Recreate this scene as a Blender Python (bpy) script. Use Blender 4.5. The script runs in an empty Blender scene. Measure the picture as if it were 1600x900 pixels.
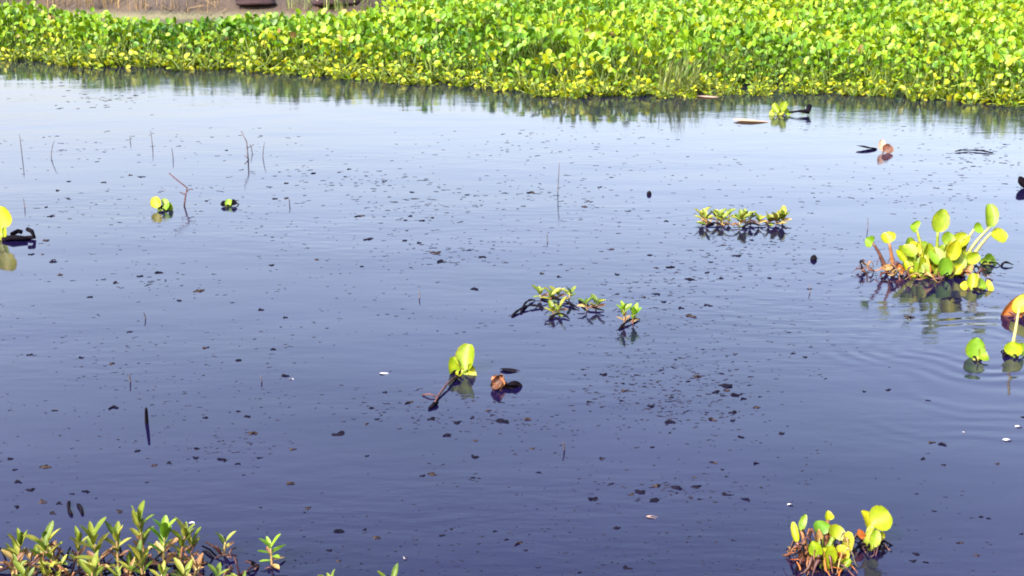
import bpy, math, random
import numpy as np
from mathutils import Vector, Matrix, noise as mnoise

random.seed(7)
rng = np.random.default_rng(11)
R = math.radians
scene = bpy.context.scene
col = scene.collection

# ------------------------------------------------------------------ camera, sky, sun, exposure
CAM_H, PITCH, FPX = 1.60, R(17.0), 2000.0
cam = bpy.data.cameras.new('camera')
cam.lens = 36.0 * FPX / 1600.0
cam.sensor_width = 36.0
cam.clip_end = 2000
cam.clip_start = 0.05
camo = bpy.data.objects.new('camera', cam)
camo.location = (0, 0, CAM_H)
camo.rotation_euler = (math.pi / 2 - PITCH, 0, 0)
col.objects.link(camo)
scene.camera = camo

SUN_EL, SUN_ROT = R(42), R(216)          # behind the viewer, to the left
w = bpy.data.worlds.new('World')
scene.world = w
w.use_nodes = True
wn = w.node_tree.nodes
bg = wn['Background']
sky = wn.new('ShaderNodeTexSky')
sky.sky_type = 'NISHITA'
sky.sun_disc = False
sky.sun_elevation = SUN_EL
sky.sun_rotation = SUN_ROT
sky.air_density = 1.3
sky.dust_density = 6.0
sky.ozone_density = 4.0
tint = wn.new('ShaderNodeMix'); tint.data_type = 'RGBA'; tint.blend_type = 'MULTIPLY'; tint.inputs[0].default_value = 1.0
tint.inputs[7].default_value = (1.15, 0.95, 0.89, 1)          # hazy, slightly violet sky
w.node_tree.links.new(sky.outputs[0], tint.inputs[6])
w.node_tree.links.new(tint.outputs[2], bg.inputs[0])
bg.inputs[1].default_value = 0.143

sl = bpy.data.lights.new('sun', 'SUN')
sl.energy = 2.45
sl.angle = R(0.53)
sl.color = (1.0, 0.95, 0.86)
so = bpy.data.objects.new('sun', sl)
sd = Vector((math.sin(SUN_ROT) * math.cos(SUN_EL), math.cos(SUN_ROT) * math.cos(SUN_EL), math.sin(SUN_EL)))
so.rotation_euler = sd.to_track_quat('Z', 'Y').to_euler()
so.location = sd * 60
col.objects.link(so)

vs = scene.view_settings
vs.view_transform = 'Standard'
vs.look = 'None'
vs.exposure = 2.75
vs.gamma = 1.0
vs.use_curve_mapping = False
scene.cycles.use_denoising = True
scene.cycles.filter_width = 1.9
scene.cycles.max_bounces = 6
scene.cycles.transparent_max_bounces = 4
scene.cycles.caustics_reflective = False
scene.cycles.caustics_refractive = False


# ------------------------------------------------------------------ helpers
def ray(px, py):
    return Vector((px - 800.0,
                   FPX * math.cos(PITCH) + (450.0 - py) * math.sin(PITCH),
                   -FPX * math.sin(PITCH) + (450.0 - py) * math.cos(PITCH)))


def at(px, py, z=0.0):
    """point of the plane at height z seen in the direction of a photo pixel"""
    d = ray(px, py)
    return Vector((0, 0, CAM_H)) + d * ((z - CAM_H) / d.z)


def mpp(p):
    """metres per photo pixel at a point"""
    return math.hypot(p[1] * math.cos(PITCH) + (CAM_H - p[2]) * math.sin(PITCH), 0) / FPX


def tag(o, label=None, cat=None, group=None, kind=None):
    if label: o['label'] = label
    if cat: o['category'] = cat
    if group: o['group'] = group
    if kind: o['kind'] = kind
    return o


def mesh(name, verts, faces, mat=None, smooth=True):
    me = bpy.data.meshes.new(name)
    me.from_pydata([tuple(v) for v in verts], [], faces)
    if mat is not None:
        for m in (mat if isinstance(mat, (list, tuple)) else [mat]):
            me.materials.append(m)
    if smooth:
        me.polygons.foreach_set('use_smooth', [True] * len(me.polygons))
    me.update()
    return me


def link(name, me, parent=None, loc=None):
    o = bpy.data.objects.new(name, me)
    if loc is not None: o.location = loc
    if parent is not None: o.parent = parent
    col.objects.link(o)
    return o


def empty(name, loc, label, cat, group=None):
    o = bpy.data.objects.new(name, None)
    o.empty_display_size = 0.05
    o.location = loc
    col.objects.link(o)
    return tag(o, label, cat, group)


def tube(pts, radii, n=5):
    pts = [Vector(p) for p in pts]
    if not isinstance(radii, (list, tuple)): radii = [radii] * len(pts)
    vs_, fs = [], []
    up = Vector((0.31, 0.87, 0.38)).normalized()
    for i, p in enumerate(pts):
        t = (pts[min(i + 1, len(pts) - 1)] - pts[max(i - 1, 0)]).normalized()
        a = up - t * up.dot(t)
        if a.length < 1e-3: a = Vector((1, 0, 0)) - t * t.x
        a.normalize(); b = t.cross(a); up = a
        for k in range(n):
            th = 2 * math.pi * k / n
            vs_.append(p + (a * math.cos(th) + b * math.sin(th)) * radii[i])
    for i in range(len(pts) - 1):
        for k in range(n):
            k2 = (k + 1) % n
            fs.append((i * n + k, i * n + k2, (i + 1) * n + k2, (i + 1) * n + k))
    fs.append(tuple(reversed(range(n))))
    fs.append(tuple(range((len(pts) - 1) * n, len(pts) * n)))
    return vs_, fs


def join(*vf):
    V, F = [], []
    for v, f in vf:
        o = len(V)
        V += list(v); F += [tuple(i + o for i in q) for q in f]
    return V, F


def bez(a, b, c, n=6):
    a, b, c = Vector(a), Vector(b), Vector(c)
    return [a * (1 - t) ** 2 + b * 2 * t * (1 - t) + c * t * t for t in [i / n for i in range(n + 1)]]


def blade(L=1.0, W=1.0, cup=0.3, curl=-0.15, shape='round', nu=6, nv=4, wav=0.0, seed=0):
    """leaf blade along +Y, upper face +Z, base at the origin"""
    V, F = [], []
    rr = random.Random(seed)
    ph = rr.random() * 6
    sk = rr.uniform(-.1, .1)
    for i in range(nu + 1):
        t = (1 - math.cos(math.pi * i / nu)) / 2 if shape == 'round' else i / nu
        if shape == 'round':
            tt = 0.03 + 0.95 * t ** 0.9
            wd = math.sqrt(max(0.0, 1 - (2 * tt - 1) ** 2))
        else:
            wd = math.sin(math.pi * (0.04 + 0.93 * t) ** 1.15) ** 0.7
            if t == 1: wd = 0.2
        for j in range(nv + 1):
            s = -1 + 2 * j / nv
            x = s * wd * W / 2 + sk * L * t * t
            z = cup * s * s * wd * W / 2 + curl * t * t * L + wav * L * math.sin(5 * t + ph + 2 * s) * abs(s)
            V.append(Vector((x, t * L, z)))
    m = nv + 1
    for i in range(nu):
        for j in range(nv):
            F.append((i * m + j, i * m + j + 1, (i + 1) * m + j + 1, (i + 1) * m + j))
    return V, F


def rim(me, nu, nv):
    """how near each vertex lies to the leaf margin, for browned edges and the midrib"""
    a = me.attributes.new('rim', 'FLOAT', 'POINT')
    a.data.foreach_set('value', [max(abs(-1 + 2 * j / nv), (i / nu) ** 3) for i in range(nu + 1) for j in range(nv + 1)])
    return me


def frame(org, ydir, nrm):
    y = Vector(ydir).normalized()
    z = Vector(nrm); z = (z - y * z.dot(y)).normalized()
    x = y.cross(z)
    return Matrix(((x.x, y.x, z.x, org[0]), (x.y, y.y, z.y, org[1]), (x.z, y.z, z.z, org[2]), (0, 0, 0, 1)))


def xf(vf, M):
    return [M @ v for v in vf[0]], vf[1]


# ------------------------------------------------------------------ materials
def newmat(name):
    m = bpy.data.materials.new(name)
    m.use_nodes = True
    nt = m.node_tree
    nt.nodes.clear()
    out = nt.nodes.new('ShaderNodeOutputMaterial')
    return m, nt, out


def ramp(nt, stops):
    r = nt.nodes.new('ShaderNodeValToRGB')
    e = r.color_ramp.elements
    while len(e) < len(stops): e.new(0.5)
    for k, (p, c) in enumerate(stops):
        e[k].position = p
        e[k].color = (*c, 1)
    return r


def leafmat(name, stops, transl=0.30, rough=0.5, attr=False, spec=0.28):
    """leaf tissue: a hue per leaf (by object, or by the attribute of a joined mesh), mottling, light let through"""
    m, nt, out = newmat(name)
    L = nt.links.new
    r = ramp(nt, stops)
    if attr:
        a = nt.nodes.new('ShaderNodeAttribute'); a.attribute_name = 'tint'
        src = a.outputs['Fac']
    else:
        oi = nt.nodes.new('ShaderNodeObjectInfo'); src = oi.outputs['Random']
    tc = nt.nodes.new('ShaderNodeNewGeometry')
    nz = nt.nodes.new('ShaderNodeTexNoise'); nz.inputs['Scale'].default_value = 45; nz.inputs['Detail'].default_value = 3
    L(tc.outputs['Position'], nz.inputs['Vector'])
    ma = nt.nodes.new('ShaderNodeMath'); ma.operation = 'MULTIPLY_ADD'
    L(nz.outputs['Fac'], ma.inputs[0]); ma.inputs[1].default_value = 1.1; ma.inputs[2].default_value = -0.55
    ad = nt.nodes.new('ShaderNodeMath'); ad.use_clamp = True
    L(src, ad.inputs[0]); L(ma.outputs[0], ad.inputs[1])
    L(ad.outputs[0], r.inputs[0])
    p = nt.nodes.new('ShaderNodeBsdfPrincipled')
    p.inputs['Roughness'].default_value = rough
    p.inputs['Specular IOR Level'].default_value = spec
    t = nt.nodes.new('ShaderNodeBsdfTranslucent')
    g = nt.nodes.new('ShaderNodeMix'); g.data_type = 'RGBA'; g.blend_type = 'MULTIPLY'
    g.inputs[0].default_value = 1; L(r.outputs[0], g.inputs[6]); g.inputs[7].default_value = (1.0, 0.95, 0.35, 1)
    ra = nt.nodes.new('ShaderNodeAttribute'); ra.attribute_name = 'rim'
    n2 = nt.nodes.new('ShaderNodeTexNoise'); n2.inputs['Scale'].default_value = 70; n2.inputs['Detail'].default_value = 3
    L(tc.outputs['Position'], n2.inputs['Vector'])
    e1 = nt.nodes.new('ShaderNodeMath'); e1.operation = 'MULTIPLY_ADD'
    L(n2.outputs['Fac'], e1.inputs[0]); e1.inputs[1].default_value = 0.9; L(ra.outputs['Fac'], e1.inputs[2])
    e2 = nt.nodes.new('ShaderNodeMapRange'); e2.inputs[1].default_value = 1.30; e2.inputs[2].default_value = 1.55; e2.inputs[4].default_value = 0.8
    L(e1.outputs[0], e2.inputs[0])
    br = nt.nodes.new('ShaderNodeMix'); br.data_type = 'RGBA'; L(e2.outputs[0], br.inputs[0])      # browned margins
    L(r.outputs[0], br.inputs[6]); br.inputs[7].default_value = (0.07, 0.04, 0.012, 1)
    r = br
    bp = nt.nodes.new('ShaderNodeBump'); bp.inputs['Strength'].default_value = 0.35; bp.inputs['Distance'].default_value = 0.004
    L(n2.outputs['Fac'], bp.inputs['Height']); L(bp.outputs[0], p.inputs['Normal'])
    nt.links.remove(g.inputs[6].links[0]); L(br.outputs[2], g.inputs[6])
    L(br.outputs[2], p.inputs['Base Color']); L(g.outputs[2], t.inputs['Color'])
    mx = nt.nodes.new('ShaderNodeMixShader'); mx.inputs[0].default_value = transl
    L(p.outputs[0], mx.inputs[1]); L(t.outputs[0], mx.inputs[2]); L(mx.outputs[0], out.inputs[0])
    return m


def plain(name, c1, c2, scale=30, rough=0.7, spec=0.3, bump=0.0):
    m, nt, out = newmat(name)
    L = nt.links.new
    g = nt.nodes.new('ShaderNodeNewGeometry')
    nz = nt.nodes.new('ShaderNodeTexNoise'); nz.inputs['Scale'].default_value = scale; nz.inputs['Detail'].default_value = 4
    L(g.outputs['Position'], nz.inputs['Vector'])
    r = ramp(nt, [(0.35, c1), (0.65, c2)])
    L(nz.outputs['Fac'], r.inputs[0])
    p = nt.nodes.new('ShaderNodeBsdfPrincipled')
    p.inputs['Roughness'].default_value = rough
    p.inputs['Specular IOR Level'].default_value = spec
    L(r.outputs[0], p.inputs['Base Color'])
    if bump:
        b = nt.nodes.new('ShaderNodeBump'); b.inputs['Strength'].default_value = bump; b.inputs['Distance'].default_value = 0.02
        L(nz.outputs['Fac'], b.inputs['Height']); L(b.outputs[0], p.inputs['Normal'])
    L(p.outputs[0], out.inputs[0])
    return m


LIME = [(0.0, (0.012, 0.055, 0.003)), (0.3, (0.042, 0.118, 0.003)), (0.6, (0.080, 0.165, 0.003)), (1.0, (0.135, 0.205, 0.004))]
YEL = [(0.0, (0.052, 0.11, 0.002)), (0.4, (0.11, 0.165, 0.003)), (0.75, (0.165, 0.20, 0.003)), (1.0, (0.22, 0.23, 0.01))]
DEADT = [(0.0, (0.05, 0.03, 0.01)), (0.5, (0.11, 0.07, 0.02)), (1.0, (0.17, 0.14, 0.05))]
M_mixdead = None
M_mass = leafmat('hyacinth_leaf_mass', LIME, attr=True)
M_leaf = leafmat('hyacinth_leaf', LIME)
M_leafy = leafmat('hyacinth_leaf_yellow', YEL)
M_mixdead = leafmat('withered_leaf_mass', DEADT, attr=True, transl=0.15, rough=0.7)
M_massy = leafmat('hyacinth_leaf_mass_yellow', YEL, attr=True)
M_bright = leafmat('young_leaf', [(0, (0.060, 0.115, 0.002)), (0.5, (0.125, 0.165, 0.003)), (1, (0.20, 0.20, 0.006))], transl=0.3)
M_green = leafmat('fresh_leaf', [(0, (0.042, 0.12, 0.005)), (1, (0.095, 0.17, 0.007))], transl=0.3)
M_stalk = leafmat('hyacinth_stalk', [(0, (0.05, 0.09, 0.006)), (1, (0.13, 0.15, 0.014))], transl=0.1)
M_stalkm = leafmat('mat_stalk', [(0, (0.022, 0.052, 0.003)), (1, (0.06, 0.085, 0.006))], transl=0.1)
M_stalkp = leafmat('pale_stalk', [(0, (0.15, 0.155, 0.05)), (1, (0.18, 0.16, 0.08))], transl=0.1)
M_stalkb = leafmat('brown_stalk', [(0, (0.022, 0.008, 0.006)), (0.5, (0.055, 0.020, 0.010)), (1, (0.12, 0.055, 0.018))], transl=0.05, rough=0.5)
M_weed = leafmat('weed_leaf', [(0, (0.024, 0.052, 0.004)), (0.5, (0.064, 0.094, 0.007)), (1, (0.125, 0.132, 0.020))], transl=0.22, rough=0.5, spec=0.2)
M_weedstem = leafmat('weed_stem', [(0, (0.08, 0.035, 0.022)), (0.6, (0.15, 0.10, 0.045)), (1, (0.17, 0.16, 0.06))], transl=0.0, rough=0.45)
M_wither = leafmat('withered_weed_leaf', [(0, (0.05, 0.022, 0.012)), (0.5, (0.12, 0.07, 0.025)), (1, (0.19, 0.15, 0.05))], transl=0.1, rough=0.6)
M_runner = plain('weed_runner', (0.006, 0.0025, 0.005), (0.035, 0.013, 0.014), 40, 0.5, 0.15)
M_dead = leafmat('dead_leaf', [(0, (0.16, 0.040, 0.008)), (1, (0.24, 0.095, 0.018))], transl=0.3, rough=0.6)
M_pale = leafmat('pale_dry_leaf', [(0, (0.17, 0.11, 0.08)), (1, (0.23, 0.17, 0.13))], transl=0.2, rough=0.6)
M_rust = leafmat('rusty_leaf', [(0, (0.03, 0.011, 0.006)), (0.45, (0.08, 0.026, 0.010)), (1, (0.15, 0.06, 0.025))], transl=0.1, rough=0.6)
M_white = plain('white_petal', (0.22, 0.23, 0.26), (0.30, 0.30, 0.33), 60, 0.5)
M_dark = plain('rotten_leaf', (0.0012, 0.0012, 0.003), (0.004, 0.003, 0.005), 60, 0.9, 0.03)
M_scrap = plain('leaf_scrap', (0.0012, 0.0013, 0.004), (0.0045, 0.004, 0.008), 80, 0.95, 0.02)
M_scrapb = plain('brown_leaf_scrap', (0.004, 0.0035, 0.005), (0.022, 0.016, 0.013), 80, 0.9, 0.05)
M_litter = plain('plant_litter', (0.0015, 0.0015, 0.005), (0.010, 0.009, 0.014), 25, 0.95, 0.03)
M_stem = plain('dead_stem', (0.02, 0.019, 0.024), (0.05, 0.043, 0.05), 60, 0.8, 0.2)
M_twig = plain('twig', (0.018, 0.008, 0.010), (0.05, 0.025, 0.027), 60, 0.8, 0.2)
M_grass = leafmat('grass_blade', [(0, (0.032, 0.062, 0.010)), (0.5, (0.062, 0.095, 0.018)), (1, (0.12, 0.14, 0.04))], attr=True, transl=0.15, rough=0.5)
M_straw = leafmat('straw', [(0, (0.045, 0.03, 0.012)), (1, (0.13, 0.095, 0.04))], attr=True, transl=0.1, rough=0.7)
M_clod = plain('mud_clod', (0.006, 0.003, 0.005), (0.016, 0.008, 0.009), 9, 0.85, 0.2, 0.6)


def ground_material():
    m, nt, out = newmat('earth')
    L = nt.links.new
    g = nt.nodes.new('ShaderNodeNewGeometry')
    n1 = nt.nodes.new('ShaderNodeTexNoise'); n1.inputs['Scale'].default_value = 1.6; n1.inputs['Detail'].default_value = 8
    n2 = nt.nodes.new('ShaderNodeTexNoise'); n2.inputs['Scale'].default_value = 14; n2.inputs['Detail'].default_value = 6
    L(g.outputs['Position'], n1.inputs['Vector']); L(g.outputs['Position'], n2.inputs['Vector'])
    r1 = ramp(nt, [(0.3, (0.006, 0.004, 0.002)), (0.5, (0.017, 0.010, 0.004)), (0.72, (0.034, 0.023, 0.009))])
    r2 = ramp(nt, [(0.3, (0.5, 0.45, 0.42)), (0.7, (1, 1, 1))])
    L(n1.outputs['Fac'], r1.inputs[0]); L(n2.outputs['Fac'], r2.inputs[0])
    mx = nt.nodes.new('ShaderNodeMix'); mx.data_type = 'RGBA'; mx.blend_type = 'MULTIPLY'; mx.inputs[0].default_value = 0.8
    L(r1.outputs[0], mx.inputs[6]); L(r2.outputs[0], mx.inputs[7])
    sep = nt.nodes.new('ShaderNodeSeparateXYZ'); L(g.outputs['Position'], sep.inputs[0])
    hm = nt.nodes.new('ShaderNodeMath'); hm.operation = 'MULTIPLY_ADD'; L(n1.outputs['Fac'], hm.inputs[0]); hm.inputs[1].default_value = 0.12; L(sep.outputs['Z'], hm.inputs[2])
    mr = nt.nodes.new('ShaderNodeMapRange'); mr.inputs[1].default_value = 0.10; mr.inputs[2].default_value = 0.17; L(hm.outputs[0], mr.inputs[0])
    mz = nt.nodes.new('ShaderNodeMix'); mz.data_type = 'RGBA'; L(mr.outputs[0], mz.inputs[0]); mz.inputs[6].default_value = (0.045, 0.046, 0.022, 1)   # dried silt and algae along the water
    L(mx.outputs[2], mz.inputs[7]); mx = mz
    p = nt.nodes.new('ShaderNodeBsdfPrincipled'); p.inputs['Roughness'].default_value = 0.9
    b = nt.nodes.new('ShaderNodeBump'); b.inputs['Strength'].default_value = 0.8; b.inputs['Distance'].default_value = 0.05
    L(n2.outputs['Fac'], b.inputs['Height']); L(b.outputs[0], p.inputs['Normal'])
    L(mx.outputs[2], p.inputs['Base Color']); L(p.outputs[0], out.inputs[0])
    return m


RIPPLE = at(1540, 535)


def water_material():
    m, nt, out = newmat('pond_water')
    L = nt.links.new
    g = nt.nodes.new('ShaderNodeNewGeometry')

    def nz(scale, detail, sx=1.0, sy=1.0):
        mp = nt.nodes.new('ShaderNodeMapping'); mp.inputs['Scale'].default_value = (sx, sy, 1)
        n = nt.nodes.new('ShaderNodeTexNoise'); n.inputs['Scale'].default_value = scale; n.inputs['Detail'].default_value = detail
        L(g.outputs['Position'], mp.inputs[0]); L(mp.outputs[0], n.inputs['Vector'])
        return n

    def math_(op, a, b=None, c=None):
        n = nt.nodes.new('ShaderNodeMath'); n.operation = op
        for k, v in enumerate((a, b, c)):
            if v is None: continue
            if isinstance(v, (int, float)): n.inputs[k].default_value = v
            else: L(v, n.inputs[k])
        return n.outputs[0]

    # small wind ripples, stronger in patches
    fine = nz(13, 4, 0.5, 1.4)
    swell = nz(1.6, 2, 0.5, 1.0)
    patch = nz(0.45, 2, 0.6, 1.3)
    pm = nt.nodes.new('ShaderNodeMapRange'); pm.inputs[1].default_value = 0.42; pm.inputs[2].default_value = 0.62
    pm.inputs[3].default_value = 0.25; pm.inputs[4].default_value = 1.0
    L(patch.outputs['Fac'], pm.inputs[0])
    h1 = math_('MULTIPLY', math_('MULTIPLY', fine.outputs['Fac'], pm.outputs[0]), 0.0021)
    h2 = math_('MULTIPLY', swell.outputs['Fac'], 0.006)
    # rings spreading from a stir beside the torn leaves on the right
    cx = nt.nodes.new('ShaderNodeVectorMath'); cx.operation = 'DISTANCE'
    wob = nz(2.2, 1)
    L(g.outputs['Position'], cx.inputs[0]); cx.inputs[1].default_value = (RIPPLE.x, RIPPLE.y, 0)
    rr_ = math_('ADD', cx.outputs['Value'], math_('MULTIPLY', wob.outputs['Fac'], 0.45))
    ring = math_('SINE', math_('MULTIPLY', rr_, 2 * math.pi / 0.105))
    f1 = nt.nodes.new('ShaderNodeMapRange'); f1.interpolation_type = 'SMOOTHSTEP'
    f1.inputs[1].default_value = 0.15; f1.inputs[2].default_value = 0.55; L(rr_, f1.inputs[0])
    f2 = nt.nodes.new('ShaderNodeMapRange'); f2.interpolation_type = 'SMOOTHSTEP'
    f2.inputs[1].default_value = 0.55; f2.inputs[2].default_value = 1.55; f2.inputs[3].default_value = 1; f2.inputs[4].default_value = 0
    L(rr_, f2.inputs[0])
    brk = nz(1.5, 2)
    bm_ = nt.nodes.new('ShaderNodeMapRange'); bm_.inputs[1].default_value = 0.45; bm_.inputs[2].default_value = 0.68; L(brk.outputs['Fac'], bm_.inputs[0])
    env = math_('MULTIPLY', math_('MULTIPLY', f1.outputs[0], f2.outputs[0]), bm_.outputs[0])
    h3 = math_('MULTIPLY', math_('MULTIPLY', ring, env), 0.0009)
    hh = math_('ADD', math_('ADD', h1, h2), h3)
    b = nt.nodes.new('ShaderNodeBump'); b.inputs['Strength'].default_value = 1.0; b.inputs['Distance'].default_value = 1.0
    L(hh, b.inputs['Height'])
    murk = nz(0.8, 3)
    r = ramp(nt, [(0.35, (0.0015, 0.0012, 0.010)), (0.65, (0.003, 0.0022, 0.014))])
    L(murk.outputs['Fac'], r.inputs[0])
    p = nt.nodes.new('ShaderNodeBsdfPrincipled')
    p.inputs['IOR'].default_value = 1.333
    p.inputs['Roughness'].default_value = 0.05
    L(r.outputs[0], p.inputs['Base Color']); L(b.outputs[0], p.inputs['Normal'])
    L(p.outputs[0], out.inputs[0])
    return m


# ------------------------------------------------------------------ the setting
# waterline of the hyacinth mat (photo pixels -> points of the water plane)
EDGE_PX = [(-700, 90), (-300, 90), (0, 93), (80, 96), (150, 100), (300, 105), (400, 109), (500, 117), (600, 124), (700, 131),
           (780, 139), (850, 146), (900, 147), (950, 148), (1000, 149), (1100, 146), (1200, 142), (1300, 143), (1400, 150),
           (1500, 156), (1600, 163), (1750, 172), (2000, 185), (2400, 205)]
EDGE = [at(x, y) for x, y in EDGE_PX]
EX = np.array([p.x for p in EDGE]); EY = np.array([p.y for p in EDGE])


def edge_y(x): return np.interp(x, EX, EY)


# rear side of the mat: open water and an earth bank behind it on the left, endless on the right
BACK_X = np.array([-14.0, -8.0, -6.3, -4.9, -3.5, -2.6, -1.9, -1.2, -0.9, 3.0, 20])
BACK_Y = np.array([18.2, 17.3, 16.7, 15.6, 14.5, 15.2, 16.5, 19.0, 30.0, 34, 34])


def back_y(x): return np.interp(x, BACK_X, BACK_Y)


def fbm(x, y, s, seed=0.0):
    return mnoise.fractal(Vector((x * s + seed, y * s - seed, seed * 0.37)), 1.0, 2.0, 4)


def ground_h(x, y):
    """pond bed, rising to the earth bank behind the mat on the left and to land far away"""
    line = 17.3 + 0.35 * math.sin(x * 0.9) + 0.4 * fbm(x, y, 0.5, 3) + max(0, x + 2.0) * 2.2
    d = y - line
    k = max(0.0, min(1.0, d / 2.4 + 0.35)); k = k * k * (3 - 2 * k)
    h = -0.55 + k * 1.0
    if d > 0: h += 0.10 * fbm(x, y, 1.3, 5) + 0.05 * fbm(x, y, 4.0, 9)
    f = max(0.0, min(1.0, (math.hypot(x, y) - 70) / 60)); f = f * f * (3 - 2 * f)
    h = max(h, -0.55 + f * 1.4)
    return h


def build_ground():
    xs = sorted(set([-400, -250, -160, -110, -80, -60, -45, -35, -28, -22] + [round(-18 + 0.25 * i, 3) for i in range(81)] + [4, 7, 12, 20, 30, 45, 60, 80, 110, 160, 250, 400]))
    ys = sorted(set([-400, -250, -160, -110, -80, -60, -40, -20, 0, 8, 14, 16] + [round(16.5 + 0.25 * i, 3) for i in range(50)] + [30, 33, 37, 45, 60, 80, 110, 160, 250, 400]))
    V = [(x, y, ground_h(x, y)) for y in ys for x in xs]
    n = len(xs)
    F = [(j * n + i, j * n + i + 1, (j + 1) * n + i + 1, (j + 1) * n + i) for j in range(len(ys) - 1) for i in range(n - 1)]
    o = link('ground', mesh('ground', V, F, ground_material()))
    tag(o, 'brown bare earth bank behind the green plant mat', 'bank', kind='structure')


build_ground()
wm = mesh('water', [(-135, -135, 0), (135, -135, 0), (135, 135, 0), (-135, 135, 0)], [(0, 1, 2, 3)], water_material(), False)
tag(link('water', wm), 'dark blue pond water mirroring the sky', 'water', kind='structure')


# ------------------------------------------------------------------ water hyacinth: plant patterns
def hyacinth_pattern(seed, hi=True, low=False):
    """leaves of one rosette, each a (blade, stalk) pair of vertex/face lists, roots at the origin"""
    rr = random.Random(seed)
    leaves = []
    n = rr.randint(8, 11) + (3 if low else 0)
    for i in range(n):
        a = 2 * math.pi * (i * 0.382 + rr.uniform(-.06, .06))
        lean = R(rr.uniform(8, 24) if i < n * 0.5 else rr.uniform(28, 55))
        Lp = rr.uniform(0.17, 0.29) * (1.0 if i < n * 0.45 else rr.choice([0.75, 0.55, 0.35]))
        if low:
            Lp *= rr.choice([0.25, 0.45, 0.65, 0.85, 0.95]); lean = R(rr.uniform(15, 70))
        out = Vector((math.cos(a), math.sin(a), 0))
        d0 = (Vector((0, 0, 1)) * math.cos(lean * 0.5) + out * math.sin(lean * 0.5))
        d1 = (Vector((0, 0, 1)) * math.cos(lean * 1.25) + out * math.sin(lean * 1.25))
        root = out * 0.012 + Vector((0, 0, -0.03))
        mid = root + d0 * Lp * 0.5
        tip = mid + d1 * Lp * 0.55
        bl = rr.uniform(0.042, 0.068)
        pitch = lean + R(rr.uniform(-15, 60))
        yd = Vector((0, 0, 1)) * math.cos(pitch) + out * math.sin(pitch)
        nr = Vector((0, 0, 1)) * math.sin(pitch) - out * math.cos(pitch)
        tw = rr.uniform(-1.1, 1.1)
        side = yd.cross(nr)
        nr = nr * math.cos(tw) + side * math.sin(tw)
        if hi:
            b = blade(bl, bl * rr.uniform(0.75, 1.05), 0.32, rr.uniform(-.25, .1), 'round', 5, 4)
            s = tube(bez(root, mid, tip, 3), [0.009, 0.0105, 0.006, 0.004], 4)
        else:
            b = blade(bl, bl * rr.uniform(0.75, 1.05), 0.32, rr.uniform(-.25, .1), 'round', 3, 2)
            s = tube([root, mid, tip], [0.009, 0.008, 0.004], 3)
            s = (s[0], s[1][:-2])
        leaves.append((xf(b, frame(tip, yd, nr)), s))
    return leaves


NP = 7
PAT_HI = [hyacinth_pattern(100 + k) for k in range(NP)]
PAT_EDGE = [hyacinth_pattern(200 + k, True, True) for k in range(NP)]
PAT_LO = [hyacinth_pattern(100 + k, False) for k in range(NP + 3)]

# one mesh per leaf of each pattern, shared by every copy; a green set and a yellow set
PROTO = {}
for key, mat, pats in (('green', M_leaf, PAT_HI), ('yellow', M_leafy, PAT_EDGE)):
    for k, pat in enumerate(pats):
        ms = []
        for b, s in pat:
            V, F = join(b, s)
            me = mesh('leaf', V, F, [mat, M_stalkm])
            nb = len(b[1])
            me.polygons.foreach_set('material_index', [0] * nb + [1] * (len(F) - nb))
            ms.append(me)
        PROTO[key, k] = ms


def zone_of(px):
    for lim, t in ((110, 'by the left border'), (230, 'before the tall straw stalks'), (370, 'before the short straw stalks'), (450, 'before the left mud clod'),
                   (580, 'before the right mud clod'), (720, 'right of both mud clods'), (860, 'midway from mud clods to grass tufts'), (985, 'left of the grass tufts'),
                   (1130, 'around the grass tufts'), (1200, 'behind the long pale leaf'), (1290, 'behind the yellow sprig'), (1430, 'behind the upright orange leaf'), (9999, 'by the right border')):
        if px < lim: return t


def to_px(p):
    d = Vector(p) - Vector((0, 0, CAM_H))
    f = d.y * math.cos(PITCH) - d.z * math.sin(PITCH)
    return 800 + FPX * d.x / f, 450 - FPX * (d.y * math.sin(PITCH) + d.z * math.cos(PITCH)) / f


def rise(d, x, y):
    """plants stand taller away from the open water, in uneven swells"""
    k = max(0.0, min(1.0, d / 1.3))
    k = k * k * (3 - 2 * k)
    return 0.68 + 0.44 * k + 0.26 * fbm(x, y, 0.7, 2) + 0.12 * fbm(x, y, 2.2, 15)


# individuals: the rows along the waterline; the rest of the mat is one mass
indiv, mass = [], []
step = 0.130
y0, y1 = 9.0, 31.0
yy = y0
row = 0
while yy < y1:
    st = step * (1.0 if yy < 15 else 1.0 + 0.06 * (yy - 15))
    half = 0.42 * yy + 1.6
    xx = -half + (row % 2) * st * 0.5
    while xx < half + 0.6:
        x = xx + random.uniform(-.42, .42) * st
        y = yy + random.uniform(-.42, .42) * st
        ey = float(edge_y(x)) + 0.20 * fbm(x, 0, 1.3, 8) + 0.08 * fbm(x, 0, 5.0, 18) - 0.20
        d = y - ey
        bk = float(back_y(x)) + 0.25 * fbm(x, y, 1.2, 4)
        if d > 0 and y < bk:
            if fbm(x, y, 0.9, 6) < -0.52 and d > 0.3:      # thin spots
                pass
            else:
                (indiv if d < 0.72 else mass).append((x, y, d, bk - y))
        xx += st
    yy += st * 0.88
    row += 1

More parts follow.
